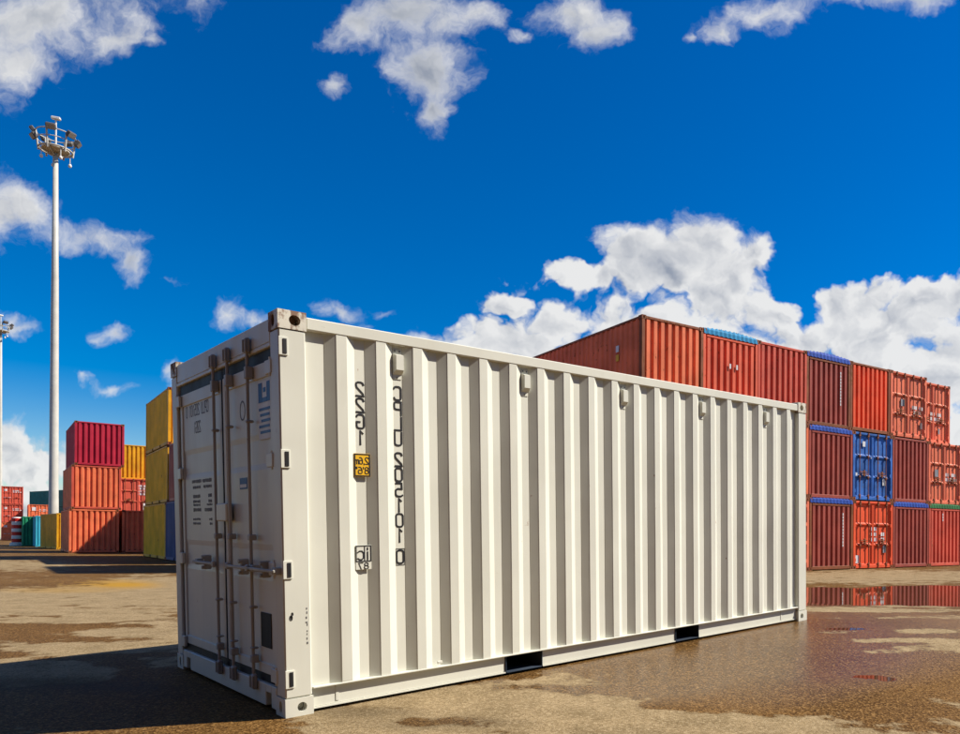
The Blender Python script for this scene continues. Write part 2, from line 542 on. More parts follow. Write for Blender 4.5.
nA = T.noise(P, .55, 4, .62)
nB = T.noise(P, 2.6, 6, .66)
nC = T.noise(T.v('MULTIPLY', P, (.5, 1.6, 1)), 1.2, 4, .6)
nD = T.noise(P, 11.0, 4, .65)
nG = T.noise(P, 48.0, 3, .7)
vor = T.n('ShaderNodeTexVoronoi', {'Vector': P, 'Scale': 84.0}, feature='F1')
vr = vor.outputs['Color']
vs_ = T.n('ShaderNodeSeparateXYZ', {0: vr}).outputs[0]


def cen(x, k):
    return T.m('MULTIPLY', T.m('SUBTRACT', x, .5), k)


dm = T.m('ADD', T.m('SUBTRACT', attr('dry'), .22), T.m('ADD', cen(nB, 2.2), T.m('ADD', cen(nA, .7), cen(nC, 1.3))))
dm = T.m('ADD', dm, T.m('ADD', cen(nD, .55), cen(vs_, .16)))
dry = T.step(dm, -.04, .20)
pm = T.m('ADD', T.m('SUBTRACT', attr('puddle'), .42), T.m('ADD', cen(nB, .6), T.m('ADD', cen(nC, .5), cen(nD, .2))))
pud = T.step(pm, .0, .05)
film = T.m('MULTIPLY', attr('film'), T.m('SUBTRACT', 1.0, T.m('MULTIPLY', dry, .75)), clamp=True)
grain = T.m('ADD', T.m('MULTIPLY', nG, .6), T.m('MULTIPLY', vs_, .4))
cd = T.mix(T.step(T.m('ADD', nB, cen(nD, .5)), .3, .7), (.200, .146, .076), (.300, .222, .122))
cd = T.mix(T.m('MULTIPLY', T.step(grain, .50, .72), .6), cd, (.13, .09, .045))
cd = T.mix(T.m('MULTIPLY', T.step(grain, .46, .30), .5), cd, (.46, .36, .22))
cd = T.mix(T.m('MULTIPLY', attr('gold'), .8, clamp=True), cd, (.34, .19, .03))
cw = T.mix(T.step(T.m('ADD', nA, cen(nD, .4)), .3, .7), (.082, .040, .010), (.135, .070, .020))
cw = T.mix(T.m('MULTIPLY', T.step(grain, .52, .74), .9), cw, (.28, .16, .056))
cw = T.mix(T.m('MULTIPLY', T.step(grain, .46, .28), .8), cw, (.026, .012, .0035))
col = T.mix(dry, cw, cd)
col = T.mix(T.m('MULTIPLY', T.m('MULTIPLY', attr('streak'), T.step(nC, .25, .6)), .6, clamp=True), col, (.040, .030, .020))
col = T.mix(pud, col, (.055, .030, .015))
rgh = T.n('ShaderNodeMix', {0: dry, 2: T.m('MULTIPLY_ADD', film, -.38, .64), 3: .9}).outputs[0]
rgh = T.n('ShaderNodeMix', {0: pud, 2: rgh, 3: .03}).outputs[0]
bst = T.m('MULTIPLY', T.m('SUBTRACT', 1.0, pud), T.m('MULTIPLY_ADD', film, -.48, .75))
bp = T.n('ShaderNodeBump', {'Strength': bst, 'Distance': .006, 'Height': T.m('ADD', T.m('MULTIPLY', vor.outputs['Distance'], .7), T.m('MULTIPLY', nG, 1.2))})
spec = T.m('ADD', T.m('MULTIPLY_ADD', film, .30, .04), T.m('MULTIPLY', pud, .4))
bs = T.n('ShaderNodeBsdfPrincipled', {'Base Color': col, 'Roughness': rgh, 'Normal': bp, 'Specular IOR Level': spec})
T.n('ShaderNodeOutputMaterial', {0: bs})
gob = link('ground', gme, gm)
gob['kind'] = 'structure'

# ------------------------------------------------------------------ stroke lettering
GL = {
    '0': [[(.3, 1), (.1, .97), (0, .85), (0, .15), (.1, .03), (.3, 0), (.5, .03), (.6, .15), (.6, .85), (.5, .97), (.3, 1)]],
    '1': [[(.12, .8), (.32, 1), (.32, 0)]],
    '2': [[(0, .82), (.06, .95), (.2, 1), (.42, 1), (.56, .94), (.6, .8), (.55, .62), (.06, .18), (0, 0), (.6, 0)]],
    '5': [[(.56, 1), (.06, 1), (.04, .56), (.4, .58), (.56, .5), (.6, .36), (.6, .18), (.52, .04), (.36, 0), (.14, 0), (0, .08)]],
    '6': [[(.54, .98), (.3, .98), (.08, .8), (0, .5), (0, .16), (.1, .02), (.5, .02), (.6, .16), (.6, .42), (.5, .56), (.02, .54)]],
    '7': [[(0, 1), (.6, 1), (.26, 0)]],
    '8': [[(.3, .54), (.1, .6), (.04, .76), (.1, .94), (.3, 1), (.5, .94), (.56, .76), (.5, .6), (.3, .54), (.08, .47), (0, .28), (.08, .06), (.3, 0), (.52, .06), (.6, .28), (.52, .47), (.3, .54)]],
    'C': [[(.6, .84), (.54, .96), (.4, 1), (.18, 1), (.05, .95), (0, .84), (0, .16), (.05, .05), (.18, 0), (.4, 0), (.54, .04), (.6, .16)]],
    'P': [[(0, 0), (0, 1), (.42, 1), (.56, .94), (.6, .82), (.6, .58), (.55, .48), (.42, .43), (.03, .43)]],
    'L': [[(0, 1), (0, 0), (.6, 0)]],
    'U': [[(0, 1), (0, .16), (.06, .05), (.2, 0), (.4, 0), (.54, .05), (.6, .16), (.6, 1)]],
    'G': [[(.6, .84), (.54, .96), (.4, 1), (.18, 1), (.05, .95), (0, .84), (0, .16), (.05, .05), (.18, 0), (.42, 0), (.55, .05), (.6, .16), (.6, .46), (.34, .46)]],
    'm': [[(0, 0), (0, .62)], [(.0, .5), (.1, .62), (.24, .62), (.3, .5), (.3, 0)], [(.3, .5), (.4, .62), (.54, .62), (.6, .5), (.6, 0)]],
    'i': [[(.3, 0), (.3, .62)], [(.3, .8), (.3, .95)]],
    'c': [[(.58, .6), (.42, .7), (.18, .7), (.02, .54), (.02, .18), (.18, .02), (.42, .02), (.58, .12)]],
    ',': [[(.3, .1), (.22, -.1)]],
    "'": [[(.3, 1), (.26, .74)]],
    '"': [[(.18, 1), (.16, .74)], [(.44, 1), (.42, .74)]],
}


def ribbon(mb, pts, w, o, u, v, n, lift):
    """flat stroke of width w (with mitred joints) along pts in the plane o + u*a + v*b, lifted by n*lift"""
    o, u, v, n = Vector(o), Vector(u), Vector(v), Vector(n)
    closed = (Vector(pts[0]) - Vector(pts[-1])).length < 1e-6
    q = [Vector(p) for p in (pts[:-1] if closed else pts)]
    m = len(q)
    vs = []
    for i in range(m):
        a = q[i - 1] if (closed or i > 0) else None
        b = q[(i + 1) % m] if (closed or i < m - 1) else None
        d1 = (q[i] - a).normalized() if a is not None else None
        d2 = (b - q[i]).normalized() if b is not None else None
        d1 = d1 or d2
        d2 = d2 or d1
        n1, n2 = Vector((-d1.y, d1.x)), Vector((-d2.y, d2.x))
        mt = (n1 + n2)
        mt = mt.normalized() if mt.length > 1e-4 else n1
        k = min(1.6, 1 / max(.35, mt.dot(n1)))
        ext = Vector((0, 0))
        if not closed and i == 0:
            ext = -d1 * w * .4
        if not closed and i == m - 1:
            ext = d2 * w * .4
        for sg in (1, -1):
            p = q[i] + ext + mt * (sg * w * .5 * k)
            vs.append(o + u * p.x + v * p.y + n * lift)
    seg = m if closed else m - 1
    mb.add(vs, [(2 * i, 2 * i + 1, (2 * ((i + 1) % m)) + 1, 2 * ((i + 1) % m)) for i in range(seg)])


def glyph(mb, ch, o, u, v, n, w, h, sw, lift=.0015):
    for st in GL[ch]:
        ribbon(mb, [(p[0] / .6 * w, p[1] * h) for p in st], sw, o, u, v, n, lift)


# ------------------------------------------------------------------ the white container
main = empty('shipping_container', MAINM)
tag(main, 'cream white shipping container with dark shaded doors standing alone in the foreground', 'container')
cream, steel = MAT['cream'], MAT['steel']
PER, OX0 = .278, .375      # corrugation pitch, first outer flat
DEP = .038
cl, cw_, chh = .178, .162, .118

# corner castings with lifting holes
for ix in (0, 1):
    for iy in (0, 1):
        for iz in (0, 1):
            mb = MB()
            x0 = 0 if ix == 0 else L20 - cl
            y0 = 0 if iy == 0 else WID - cw_
            z0 = 0 if iz == 0 else HGT - chh
            x1, y1, z1 = x0 + cl, y0 + cw_, z0 + chh
            # long-side face
            if iy == 0:
                mb.holed((x0, y0, z0), (1, 0, 0), (0, 0, 1), cl, chh, (.105 if ix == 0 else .073), .058, .036 if iz else .030, .034 if iz else .030, .13)
                mb.add([(x0, y1, z0), (x1, y1, z0), (x1, y1, z1), (x0, y1, z1)], [(3, 2, 1, 0)])
            else:
                mb.holed((x1, y1, z0), (-1, 0, 0), (0, 0, 1), cl, chh, (.073 if ix == 0 else .105), .058, .036, .033, .13)
                mb.add([(x0, y0, z0), (x1, y0, z0), (x1, y0, z1), (x0, y0, z1)], [(0, 1, 2, 3)])
            if ix == 0:
                mb.holed((x0, y1, z0), (0, -1, 0), (0, 0, 1), cw_, chh, .081 if iy else .081, .058, .024, .040, .13)
                mb.add([(x1, y0, z0), (x1, y1, z0), (x1, y1, z1), (x1, y0, z1)], [(0, 1, 2, 3)])
            else:
                mb.holed((x1, y0, z0), (0, 1, 0), (0, 0, 1), cw_, chh, .081, .058, .024, .040, .13)
                mb.add([(x0, y0, z0), (x0, y1, z0), (x0, y1, z1), (x0, y0, z1)], [(3, 2, 1, 0)])
            if iz:
                mb.holed((x0, y0, z1), (1, 0, 0), (0, 1, 0), cl, cw_, cl / 2, cw_ / 2, .06, .032, .05)
                mb.add([(x0, y0, z0), (x1, y0, z0), (x1, y1, z0), (x0, y1, z0)], [(3, 2, 1, 0)])
            else:
                mb.add([(x0, y0, z0), (x1, y0, z0), (x1, y1, z0), (x0, y1, z0)], [(3, 2, 1, 0)])
                mb.add([(x0, y0, z1), (x1, y0, z1), (x1, y1, z1), (x0, y1, z1)], [(0, 1, 2, 3)])
            mb.build('corner_fitting', MAT['cream_rust'] if iz else cream, main)

# corner posts
for ix in (0, 1):
    for iy in (0, 1):
        mb = MB()
        x0, x1 = (.004, .172) if ix == 0 else (L20 - .172, L20 - .004)
        y0, y1 = (.004, .150) if iy == 0 else (WID - .150, WID - .004)
        mb.box(x0, x1, y0, y1, chh + .003, HGT - chh - .003, .008)
        po = mb.build('corner_post', cream, main)
        if ix == 0 and iy == 0:
            for z in (2.36, 1.65, .945, .245):       # hinge pockets folded round the post
                hb = MB()
                hb.box(.002, .060, -.004, .003, z - .058, z + .058, .002)
                hg = hb.build('hinge_pad', cream, po)
                hb = MB()
                hb.box(.028, .050, -.0075, -.0045, z - .046, z + .046)
                hb.build('hinge_slot', MAT['rubber'], po)
            sb = MB()
            for (a, b, r) in ((.055, .66, .008), (.046, .635, .012), (.052, .64, .006)):
                sb.lathe([(0.0001, 0), (r, 0.0), (r * .9, .001)], 8)
                k = len(sb.vs) - 24
                for i in range(24):
                    vx = sb.vs[k + i]
                    sb.vs[k + i] = (a + vx[0], .0035 - vx[2], b + vx[1] * 1.6)
            sb.build('scuff_mark', MAT['under'], po)['kind'] = 'stuff'

# top rails
for y0, y1 in ((.006, .066), (WID - .066, WID - .006)):
    mb = MB()
    mb.box(cl + .002, L20 - cl - .002, y0, y1, 2.487, 2.566, .006)
    mb.build('top_rail', cream, main)

# corrugated side walls, slightly dished between the ribs
def side_profile():
    pts = [(.165, DEP)]
    k = 0
    while OX0 + k * PER < 5.75:
        a = OX0 + k * PER
        pts += [(a - .070, DEP), (a - .066, DEP - .003), (a - .004, .003), (a, 0), (a + .070, 0), (a + .074, .003), (a + .134, DEP - .003), (a + .138, DEP)]
        k += 1
    pts.append((5.895, DEP))
    return pts


for side in (0, 1):
    pr = side_profile()
    mb = MB()
    zs = [.172, .18] + [.3 + .225 * i for i in range(10)] + [2.49]
    rnd = random.Random(5 + side)
    rows = []
    for z in zs:
        row = []
        for (a, d) in pr:
            wob = .0022 * mnoise.noise(Vector((a * 3.1, z * 1.7, side * 9.0))) + .001 * mnoise.noise(Vector((a * 9, z * 5, 3)))
            if z in (zs[0], zs[-1]):
                wob = 0
            yy = .010 + d + wob
            row.append((a, yy if side == 0 else WID - yy, z))
        rows.append(row)
    m_ = len(pr)
    vs = [p for row in rows for p in row]
    fs = []
    for j in range(len(zs) - 1):
        for i in range(m_ - 1):
            q = (j * m_ + i, j * m_ + i + 1, (j + 1) * m_ + i + 1, (j + 1) * m_ + i)
            fs.append(q if side == 0 else q[::-1])
    mb.add(vs, fs)
    pan = mb.build('side_panel', cream, main)

# bottom rails cut by fork pockets
segs = ((cl + .002, 1.708), (2.082, 3.732), (4.092, L20 - cl - .002))
for side in (0, 1):
    fy = (lambda y: y) if side == 0 else (lambda y: WID - y)
    mb = MB()

    def bxs(x0, x1, a, b, z0, z1, ch=0.0, mb=mb, fy=fy):
        y0, y1 = sorted((fy(a), fy(b)))
        mb.box(x0, x1, y0, y1, z0, z1, ch)
    for (a, b) in segs:
        bxs(a, b, .040, .090, .032, .158, .003)
        bxs(a, b, .030, .090, .022, .0315)
    bxs(cl + .002, L20 - cl - .002, .004, .090, .160, .171, .002)
    bxs(.34, .36, .036, .0395, .05, .157)
    bxs(5.56, 5.58, .036, .0395, .05, .157)
    mb.build('bottom_rail', cream, main)
for (a, b) in ((1.711, 2.079), (3.735, 4.089)):
    mb = MB()
    mb.box(a, a + .006, .03, WID - .03, .03, .157)
    mb.box(b - .006, b, .03, WID - .03, .03, .157)
    mb.box(a + .007, b - .007, .03, WID - .03, .022, .030)
    mb.build('fork_pocket', MAT['pocket'], main)
mb = MB()
mb.box(.12, L20 - .12, .10, WID - .10, .160, .20)
for i in range(19):
    x = .30 + i * .30
    if not (1.65 < x < 2.14 or 3.68 < x < 4.15):
        mb.box(x, x + .045, .095, WID - .095, .045, .158)
mb.build('floor', MAT['under'], main)

# roof
pts = []
x = .10
while x < L20 - .2:
    pts += [(x, 0), (x + .09, 0), (x + .105, .018), (x + .195, .018)]
    x += .21
pts.append((L20 - .1, 0))
mb = MB()
vs = []
for (a, d) in pts:
    vs += [(a, .05, 2.556 - d), (a, WID - .05, 2.556 - d)]
mb.add(vs, [(2 * i, 2 * i + 2, 2 * i + 3, 2 * i + 1) for i in range(len(pts) - 1)])
mb.build('roof_panel', cream, main)

# closed far end
pts = [(.15, .05)]
a = .20
while a < 2.2:
    pts += [(a, .05), (a + .06, 0), (a + .13, 0), (a + .19, .05)]
    a += .25
pts.append((WID - .15, .05))
mb = corrugated(0, 0, .17, 2.48, pts, lambda a, d, z: (L20 - .012 - d, a, z))
mb.build('end_wall', cream, main)
mb = MB()
mb.box(L20 - .07, L20 - .006, cw_ + .002, WID - cw_ - .002, 2.482, 2.575, .005)
mb.build('end_header', cream, main)
mb = MB()
mb.box(L20 - .07, L20 - .006, cw_ + .002, WID - cw_ - .002, .03, .168, .005)
mb.build('end_sill', cream, main)

# ventilators under the top rail
for vx in (.8245, 1.9365, 3.0485, 4.1605, 5.2725):
    v_ = MB()
    yb = .010 + DEP
    v_.box(vx - .034, vx + .034, yb - .005, yb - .001, 2.250, 2.462, .002)
    vo = v_.build('ventilator', cream, main)
    h_ = MB()
    x0, x1, z0, z1, t = vx - .036, vx + .036, 2.283, 2.428, .034
    y1, y0 = yb - .006, yb - .006 - t
    vs = [(x0, y1, z0), (x1, y1, z0), (x1, y1, z1), (x0, y1, z1), (x0 + .012, y0, z0 + .030), (x1 - .004, y0, z0 + .030), (x1 - .004, y0, z1 - .012), (x0 + .012, y0, z1 - .012)]
    h_.add(vs, [(4, 5, 6, 7), (0, 1, 5, 4), (1, 2, 6, 5), (2, 3, 7, 6), (3, 0, 4, 7)])
    h_.build('hood', cream, vo)
    for (a, b) in ((vx - .018, 2.448), (vx + .018, 2.448), (vx, 2.264)):
        s_ = MB()
        s_.tube((a, yb - .0055, b), (a, yb - .0095, b), .006, n=8)
        s_.build('rivet', MAT['lampdark'], vo)

# lettering on the long side (mirrored, as the photograph shows it)
yf = .010 + DEP
for ch, zt in zip('22G1', (2.200, 2.090, 1.980, 1.870)):
    mb = MB()
    glyph(mb, ch, (.574, yf, zt - .095), (-1, 0, 0), (0, 0, 1), (0, -1, 0), .052, .093, .0128, .003)
    mb.build('letter', MAT['black'], main)
zl = [2.200, 2.093, 1.986, 1.879, 1.732, 1.625, 1.517, 1.408, 1.300, 1.192, 1.040]
for ch, zt in zip('CPLU2051010', zl):
    mb = MB()
    glyph(mb, ch, (.851, yf, zt - .094), (-1, 0, 0), (0, 0, 1), (0, -1, 0), .052, .093, .0128, .003)
    if zt == 1.040:
        ribbon(mb, [(-.008, -.012), (.058, -.012), (.058, .104), (-.008, .104), (-.008, -.012)], .004, (.851, yf, zt - .094), (-1, 0, 0), (0, 0, 1), (0, -1, 0), .003)
    mb.build('letter', MAT['black'], main)
# yellow height placard
pb = MB()
pb.box(.490, .606, .0285, .0325, 1.553, 1.712, .002)
pl = pb.build('height_placard', MAT['signyellow'], main)
pb = MB()
ribbon(pb, [(.006, .006), (.110, .006), (.110, .153), (.006, .153), (.006, .006)], .009, (.606, .0285, 1.553), (-1, 0, 0), (0, 0, 1), (0, -1, 0), .0012)
pb.build('placard_border', MAT['black'], pl)
pb = MB()
U_, V_, N_ = (-1, 0, 0), (0, 0, 1), (0, -1, 0)
xx = .592
for ch, w in (('2', .022), (',', .008), ('6', .022), ('m', .026)):
    glyph(pb, ch, (xx, .0285, 1.640), U_, V_, N_, w, .045, .0062)
    xx -= w + .006
xx = .592
for ch, w in (('8', .026), ("'", .010), ('6', .026), ('"', .016)):
    glyph(pb, ch, (xx, .0285, 1.574), U_, V_, N_, w, .045, .0062)
    xx -= w + .005
pb.build('placard_lettering', MAT['black'], pl)
# railway mark
pb = MB()
pb.box(.490, .602, .0290, .0325, .918, 1.085, .001)
pl = pb.build('marking_plate', cream, main)
pb = MB()
o = (.598, .029, .975)
ribbon(pb, [(0, 0), (.104, 0), (.104, .105), (0, .105), (0, 0)], .007, o, U_, V_, N_, .002)
ribbon(pb, [(.044, .004), (.044, .101)], .006, o, U_, V_, N_, .002)
glyph(pb, 'i', (.590, .029, .985), U_, V_, N_, .030, .085, .010, .002)
glyph(pb, 'c', (.548, .029, .985), U_, V_, N_, .044, .085, .009, .002)
glyph(pb, '8', (.580, .029, .922), U_, V_, N_, .030, .042, .006, .002)
glyph(pb, '7', (.541, .029, .922), U_, V_, N_, .030, .042, .006, .002)
pb.build('marking', MAT['black'], pl)
# small drain hole plug by the rail, scrape on the post
mb = MB()
mb.box(1.085, 1.125, .000, .009, .190, .212, .003)
mb.build('drain_plug', cream, main)
mb = MB()
for i in range(9):
    z = .46 + i * .028 + random.uniform(-.006, .006)
    mb.box(.142 + random.uniform(-.004, .004), .146 + random.uniform(.001, .006), .0022, .0036, z, z + random.uniform(.008, .02))
mb.build('scrape', MAT['grey_decal'], main)['kind'] = 'stuff'

# --- door end (local x = 0 plane; y runs away from the near corner)
DX = .030
mb = MB()
mb.box(.008, .10, cw_ + .002, WID - cw_ - .002, 2.408, 2.560, .006)
mb.box(.004, .10, .152, WID - .152, 2.380, 2.406, .004)
mb.build('door_header', cream, main)
mb = MB()
for (a, b) in ((cw_ + .002, .255), (.355, 2.075), (2.175, WID - cw_ - .002)):
    mb.box(.004, .10, a, b, .022, .170, .005)
for (a, b) in ((.256, .354), (2.076, 2.174)):
    mb.box(.004, .10, a, b, .118, .170, .003)
    mb.box(.07, .10, a, b, .024, .116)
mb.build('door_sill', cream, main)
leaves = ((.160, 1.158, (.522, .934)), (1.178, 2.256, (1.250,)))
for li, (ya, yb_, bars) in enumerate(leaves):
    mb = MB()
    # leaf: pressed sheet with frame and two horizontal swages
    zz = [(.232, 0), (.30, 0), (.86, 0), (.90, .006), (1.06, .006), (1.10, 0), (1.60, 0), (1.64, .006), (1.80, .006), (1.84, 0), (2.20, 0), (2.22, 0), (2.300, 0)]
    vs = []
    for (z, d) in zz:
        vs += [(DX + d, ya, z), (DX + d, yb_, z)]
    mb.add(vs, [(2 * i, 2 * i + 1, 2 * i + 3, 2 * i + 2)[::-1] for i in range(len(zz) - 1)])
    mb.box(DX + .016, DX + .05, ya, yb_, .232, 2.300)
    # frame bars
    mb.box(DX - .010, DX + .014, ya, ya + .055, .230, 2.302, .004)
    mb.box(DX - .010, DX + .014, yb_ - .055, yb_, .230, 2.302, .004)
    mb.box(DX - .010, DX + .014, ya + .057, yb_ - .057, 2.205, 2.302, .004)
    mb.box(DX - .010, DX + .014, ya + .057, yb_ - .057, .230, .300, .004)
    dr = mb.build('door', cream, main)
    gk = MB()
    gk.box(DX - .004, DX + .02, ya - .002, yb_ + .008, 2.304, 2.378)
    gk.box(DX - .004, DX + .02, ya - .002, yb_ + .008, .174, .227)
    gk.box(DX - .006, DX + .02, (ya - .008) if li == 0 else yb_ + .001, (ya - .001) if li == 0 else yb_ + .030, .23, 2.302)
    if li == 0:
        gk.box(DX - .014, DX + .01, 1.159, 1.1775, .23, 2.302)
    gk.build('gasket', MAT['rubber'], dr)
    for by in bars:
        lb = MB()
        lb.tube((-.014, by, .13), (-.014, by, 2.49), .0105, n=12)
        lbo = lb.build('locking_bar', MAT['bar_paint'], dr)
    for by in bars:
        for (z0, z1, hw) in ((.290, .345, .022), (.385, .400, .020), (2.215, 2.300, .024), (1.125, 1.165, .024), (.66, .68, .018), (1.92, 1.94, .018)):
            kb = MB()
            kb.box(-.030, DX - .012, by - hw, by + hw, z0, z1, .006)
            kb.build('bar_bracket', MAT['bar_paint'], dr)
        for (z0, z1) in ((2.385, 2.490), (.110, .215)):
            cb = MB()
            cb.box(-.028, .003, by - .026, by + .026, z0, z1, .008)
            cb.box(-.036, -.024, by - .032, by - .016, z0 + .01, z1 - .01, .004)
            cb.box(-.036, -.024, by + .016, by + .032, z0 + .01, z1 - .01, .004)
            cb.build('cam_keeper', MAT['bar_paint'], dr)
        # handle, hub and catch
        hb = MB()
        d = 1 if li == 1 else -1
        hb.box(-.052, -.036, min(by, by + d * .50), max(by, by + d * .50), .928, .948, .004)
        hb.box(-.052, -.030, by - .024, by + .024, .912, .962, .008)
        hb.box(-.034, DX - .012, by + d * .46 - .03, by + d * .46 + .03, .915, .960, .004)
        hb.build('handle', MAT['bar_paint'], dr)
        hc = MB()
        hc.box(-.034, DX - .012, by + d * .26 - .016, by + d * .26 + .016, .885, .995, .006)
        hc.tube((-.050, by + d * .26, .980), (-.030, by + d * .26, .980), .015, n=10)
        hc.tube((-.050, by + d * .26, .90), (-.030, by + d * .26, .90), .012, n=10)
        hc.build('handle_catch', MAT['bar_paint'], dr)
    for z in (2.36, 1.65, .945, .245):
        hb = MB()
        zc = min(2.25, z)
        if li == 0:
            hb.box(-.004, DX - .012, .130, .235, zc - .045, zc + .045, .004)
            hb.tube((.010, .156, zc - .06), (.010, .156, zc + .06), .014, n=10)
        else:
            hb.box(-.004, DX - .012, 2.20, 2.305, zc - .045, zc + .045, .004)
            hb.tube((.010, 2.283, zc - .06), (.010, 2.283, zc + .06), .014, n=10)
        hb.build('hinge', cream, dr)
    if li == 1:
        mb = MB()
        mb.box(-.028, DX - .012, .985, 1.205, 1.255, 1.385, .008)
        mb.build('lock_box', cream, dr)
# markings on the doors (mirrored)
DN, DU, DV = (-1, 0, 0), (0, 1, 0), (0, 0, 1)
for (txt, yy, zq) in (('CPLU 205101 0', 1.535, 2.105), ('22G1', 1.74, 1.965)):
    for ch in txt:
        if ch != ' ':
            mb = MB()
            glyph(mb, ch, (DX, yy, zq), DU, DV, DN, .036, .088, .009, .0015)
            mb.build('letter', MAT['grey_decal'], main)
        yy += .046
mb = MB()
rnd = random.Random(3)
for (z, h, spans) in ((1.560, .030, ((1.40, 1.62), (1.66, 1.90))), (1.515, .026, ((1.40, 1.60), (1.68, 1.88))), (1.440, .030, ((1.40, 1.48), (1.70, 1.88))), (1.400, .026, ((1.40, 1.48), (1.70, 1.88))),
                      (1.375, .020, ((1.39, 1.52), (1.70, 1.88))), (1.330, .030, ((1.40, 1.58), (1.68, 1.88))), (1.26, .02, ((1.40, 1.47), (1.70, 1.90))), (1.225, .02, ((1.40, 1.47), (1.70, 1.90)))):
    for (a, b) in spans:
        y = a + .10
        b += .10
        while y < b:
            w = rnd.uniform(.012, .026)
            mb.box(DX - .0022, DX - .0008, y, min(b, y + w), z + rnd.uniform(0, .004), z + h - rnd.uniform(0, .004))
            y += w + rnd.uniform(.008, .014)
mb.build('weight_table', MAT['grey_decal'], main)['kind'] = 'stuff'
mb = MB()
mb.box(DX - .002, DX - .0005, .222, .450, 1.800, 2.185)
st = mb.build('sticker', MAT['white_decal'], main)
mb = MB()
mb.box(DX - .0040, DX - .0025, .230, .290, 2.045, 2.175)
mb.box(DX - .0040, DX - .0025, .375, .442, 2.045, 2.175)
mb.box(DX - .0040, DX - .0025, .292, .373, 2.045, 2.075)
mb.box(DX - .0040, DX - .0025, .310, .355, 2.110, 2.140)
for i in range(5):
    mb.box(DX - .0040, DX - .0025, .235 + .01 * (i % 2), .435 - .02 * (i % 3), 1.990 - .038 * i, 2.008 - .038 * i)
mb.build('sticker_print', MAT['blue_decal'], st)['kind'] = 'stuff'
mb = MB()
ribbon(mb, [(.05 * math.cos(t * math.pi / 9), .065 * math.sin(t * math.pi / 9)) for t in range(18)] + [(.05, 0)], .012, (DX, .765, 2.03), DU, DV, DN, .0015)
mb.build('oval_mark', MAT['grey_decal'], main)
mb = MB()
mb.box(DX - .003, DX - .0005, .700, .850, 1.480, 1.560)
st = mb.build('sticker', MAT['blue_decal'], main)
mb = MB()
mb.box(DX - .0045, DX - .0035, .710, .840, 1.492, 1.515)
mb.build('sticker_print', MAT['white_decal'], st)
mb = MB()
mb.box(DX - .006, DX - .0005, .290, .480, .405, .640, .003)
mb.build('data_plate', MAT['rubber'], main)

# ------------------------------------------------------------------ stacked containers
MCACHE = {}


def cached(key, fn):
    if key not in MCACHE:
        mb = fn()
        me = mb.mesh(key[0])
        me.materials.append(MAT['maroon'])
        MCACHE[key] = me
    return MCACHE[key]


def rib_points(a0, a1, per, dep, flat=.3, slope=.2, first=.5):
    n = max(1, int(round((a1 - a0) / per)))
    p = (a1 - a0) / n
    pts = [(a0, dep)]
    for k in range(n):
        s = a0 + k * p
        pts += [(s + p * .15, dep), (s + p * (.15 + slope), 0), (s + p * (.15 + slope + flat), 0), (s + p * (.15 + 2 * slope + flat), dep)]
    pts.append((a1, dep))
    return pts


def m_post(ix, iy, L):
    mb = MB()
    x0 = 0.003 if ix == 0 else L - .143
    y0 = 0.003 if iy == 0 else WID - .123
    mb.box(x0, x0 + .14, y0, y0 + .12, chh, HGT - chh, .01)
    return mb


def m_fit(ix, iy, iz, L):
    mb = MB()
    x0 = 0 if ix == 0 else L - cl
    y0 = 0 if iy == 0 else WID - cw_
    z0 = 0 if iz == 0 else HGT - chh
    if ix == 0:
        mb.holed((x0, y0 + cw_, z0), (0, -1, 0), (0, 0, 1), cw_, chh, cw_ / 2, .058, .026, .042, .06, 12)
        mb.box(x0 + .0005, x0 + cl, y0 + .003, y0 + cw_ - .003, z0 + .002, z0 + .012)
        mb.box(x0 + .0005, x0 + cl, y0 + .003, y0 + cw_ - .003, z0 + chh - .012, z0 + chh - .002)
        mb.box(x0 + .062, x0 + cl, y0, y0 + cw_, z0 + .013, z0 + chh - .013)
        mb.box(x0 + .0005, x0 + .061, y0, y0 + .02, z0 + .013, z0 + chh - .013)
        mb.box(x0 + .0005, x0 + .061, y0 + cw_ - .02, y0 + cw_, z0 + .013, z0 + chh - .013)
    else:
        mb.box(x0, x0 + cl, y0, y0 + cw_, z0, z0 + chh, .008)
    return mb


def m_side(iy, L):
    pts = rib_points(.14, L - .14, .278, .034)
    mb = corrugated(0, 0, .15, 2.50, pts, lambda a, d, z: (a, .012 + d if iy == 0 else WID - .012 - d, z))
    if iy:
        mb.fs = [f[::-1] for f in mb.fs]
    return mb


def m_endrib(ix, L):
    pts = rib_points(.12, WID - .12, .27, .070, .46, .11)
    return corrugated(0, 0, .14, 2.50, pts, lambda a, d, z: ((.02 + d) if ix == 0 else L - .02 - d, a, z))


def m_trail(iy, L):
    mb = MB()
    y0 = .006 if iy == 0 else WID - .066
    mb.box(cl + .001, L - cl - .001, y0, y0 + .06, 2.497, 2.570, .006)
    return mb


def m_brail(iy, L):
    mb = MB()
    y0, y1 = (.008, .07) if iy == 0 else (WID - .07, WID - .008)
    if L < 8:
        c = L / 2
        for (a, b) in ((cl + .001, c - 1.205), (c - .845, c + .845), (c + 1.205, L - cl - .001)):
            mb.box(a, b, y0, y1, .03, .158, .004)
    else:
        mb.box(cl + .001, L - cl - .001, y0, y1, .03, .158, .004)
    return mb


def m_pocket(L, k):
    mb = MB()
    c = L / 2 + (-1.025 if k == 0 else 1.025)
    mb.box(c - .178, c + .178, .03, WID - .03, .034, .150)
    return mb


def m_header(ix, L, low):
    mb = MB()
    x0 = .006 if ix == 0 else L - .076
    z0, z1 = (2.497, 2.572) if not low else (2.345, 2.425)
    mb.box(x0, x0 + .07, cw_ + .001, WID - cw_ - .001, z0, z1, .006)
    return mb


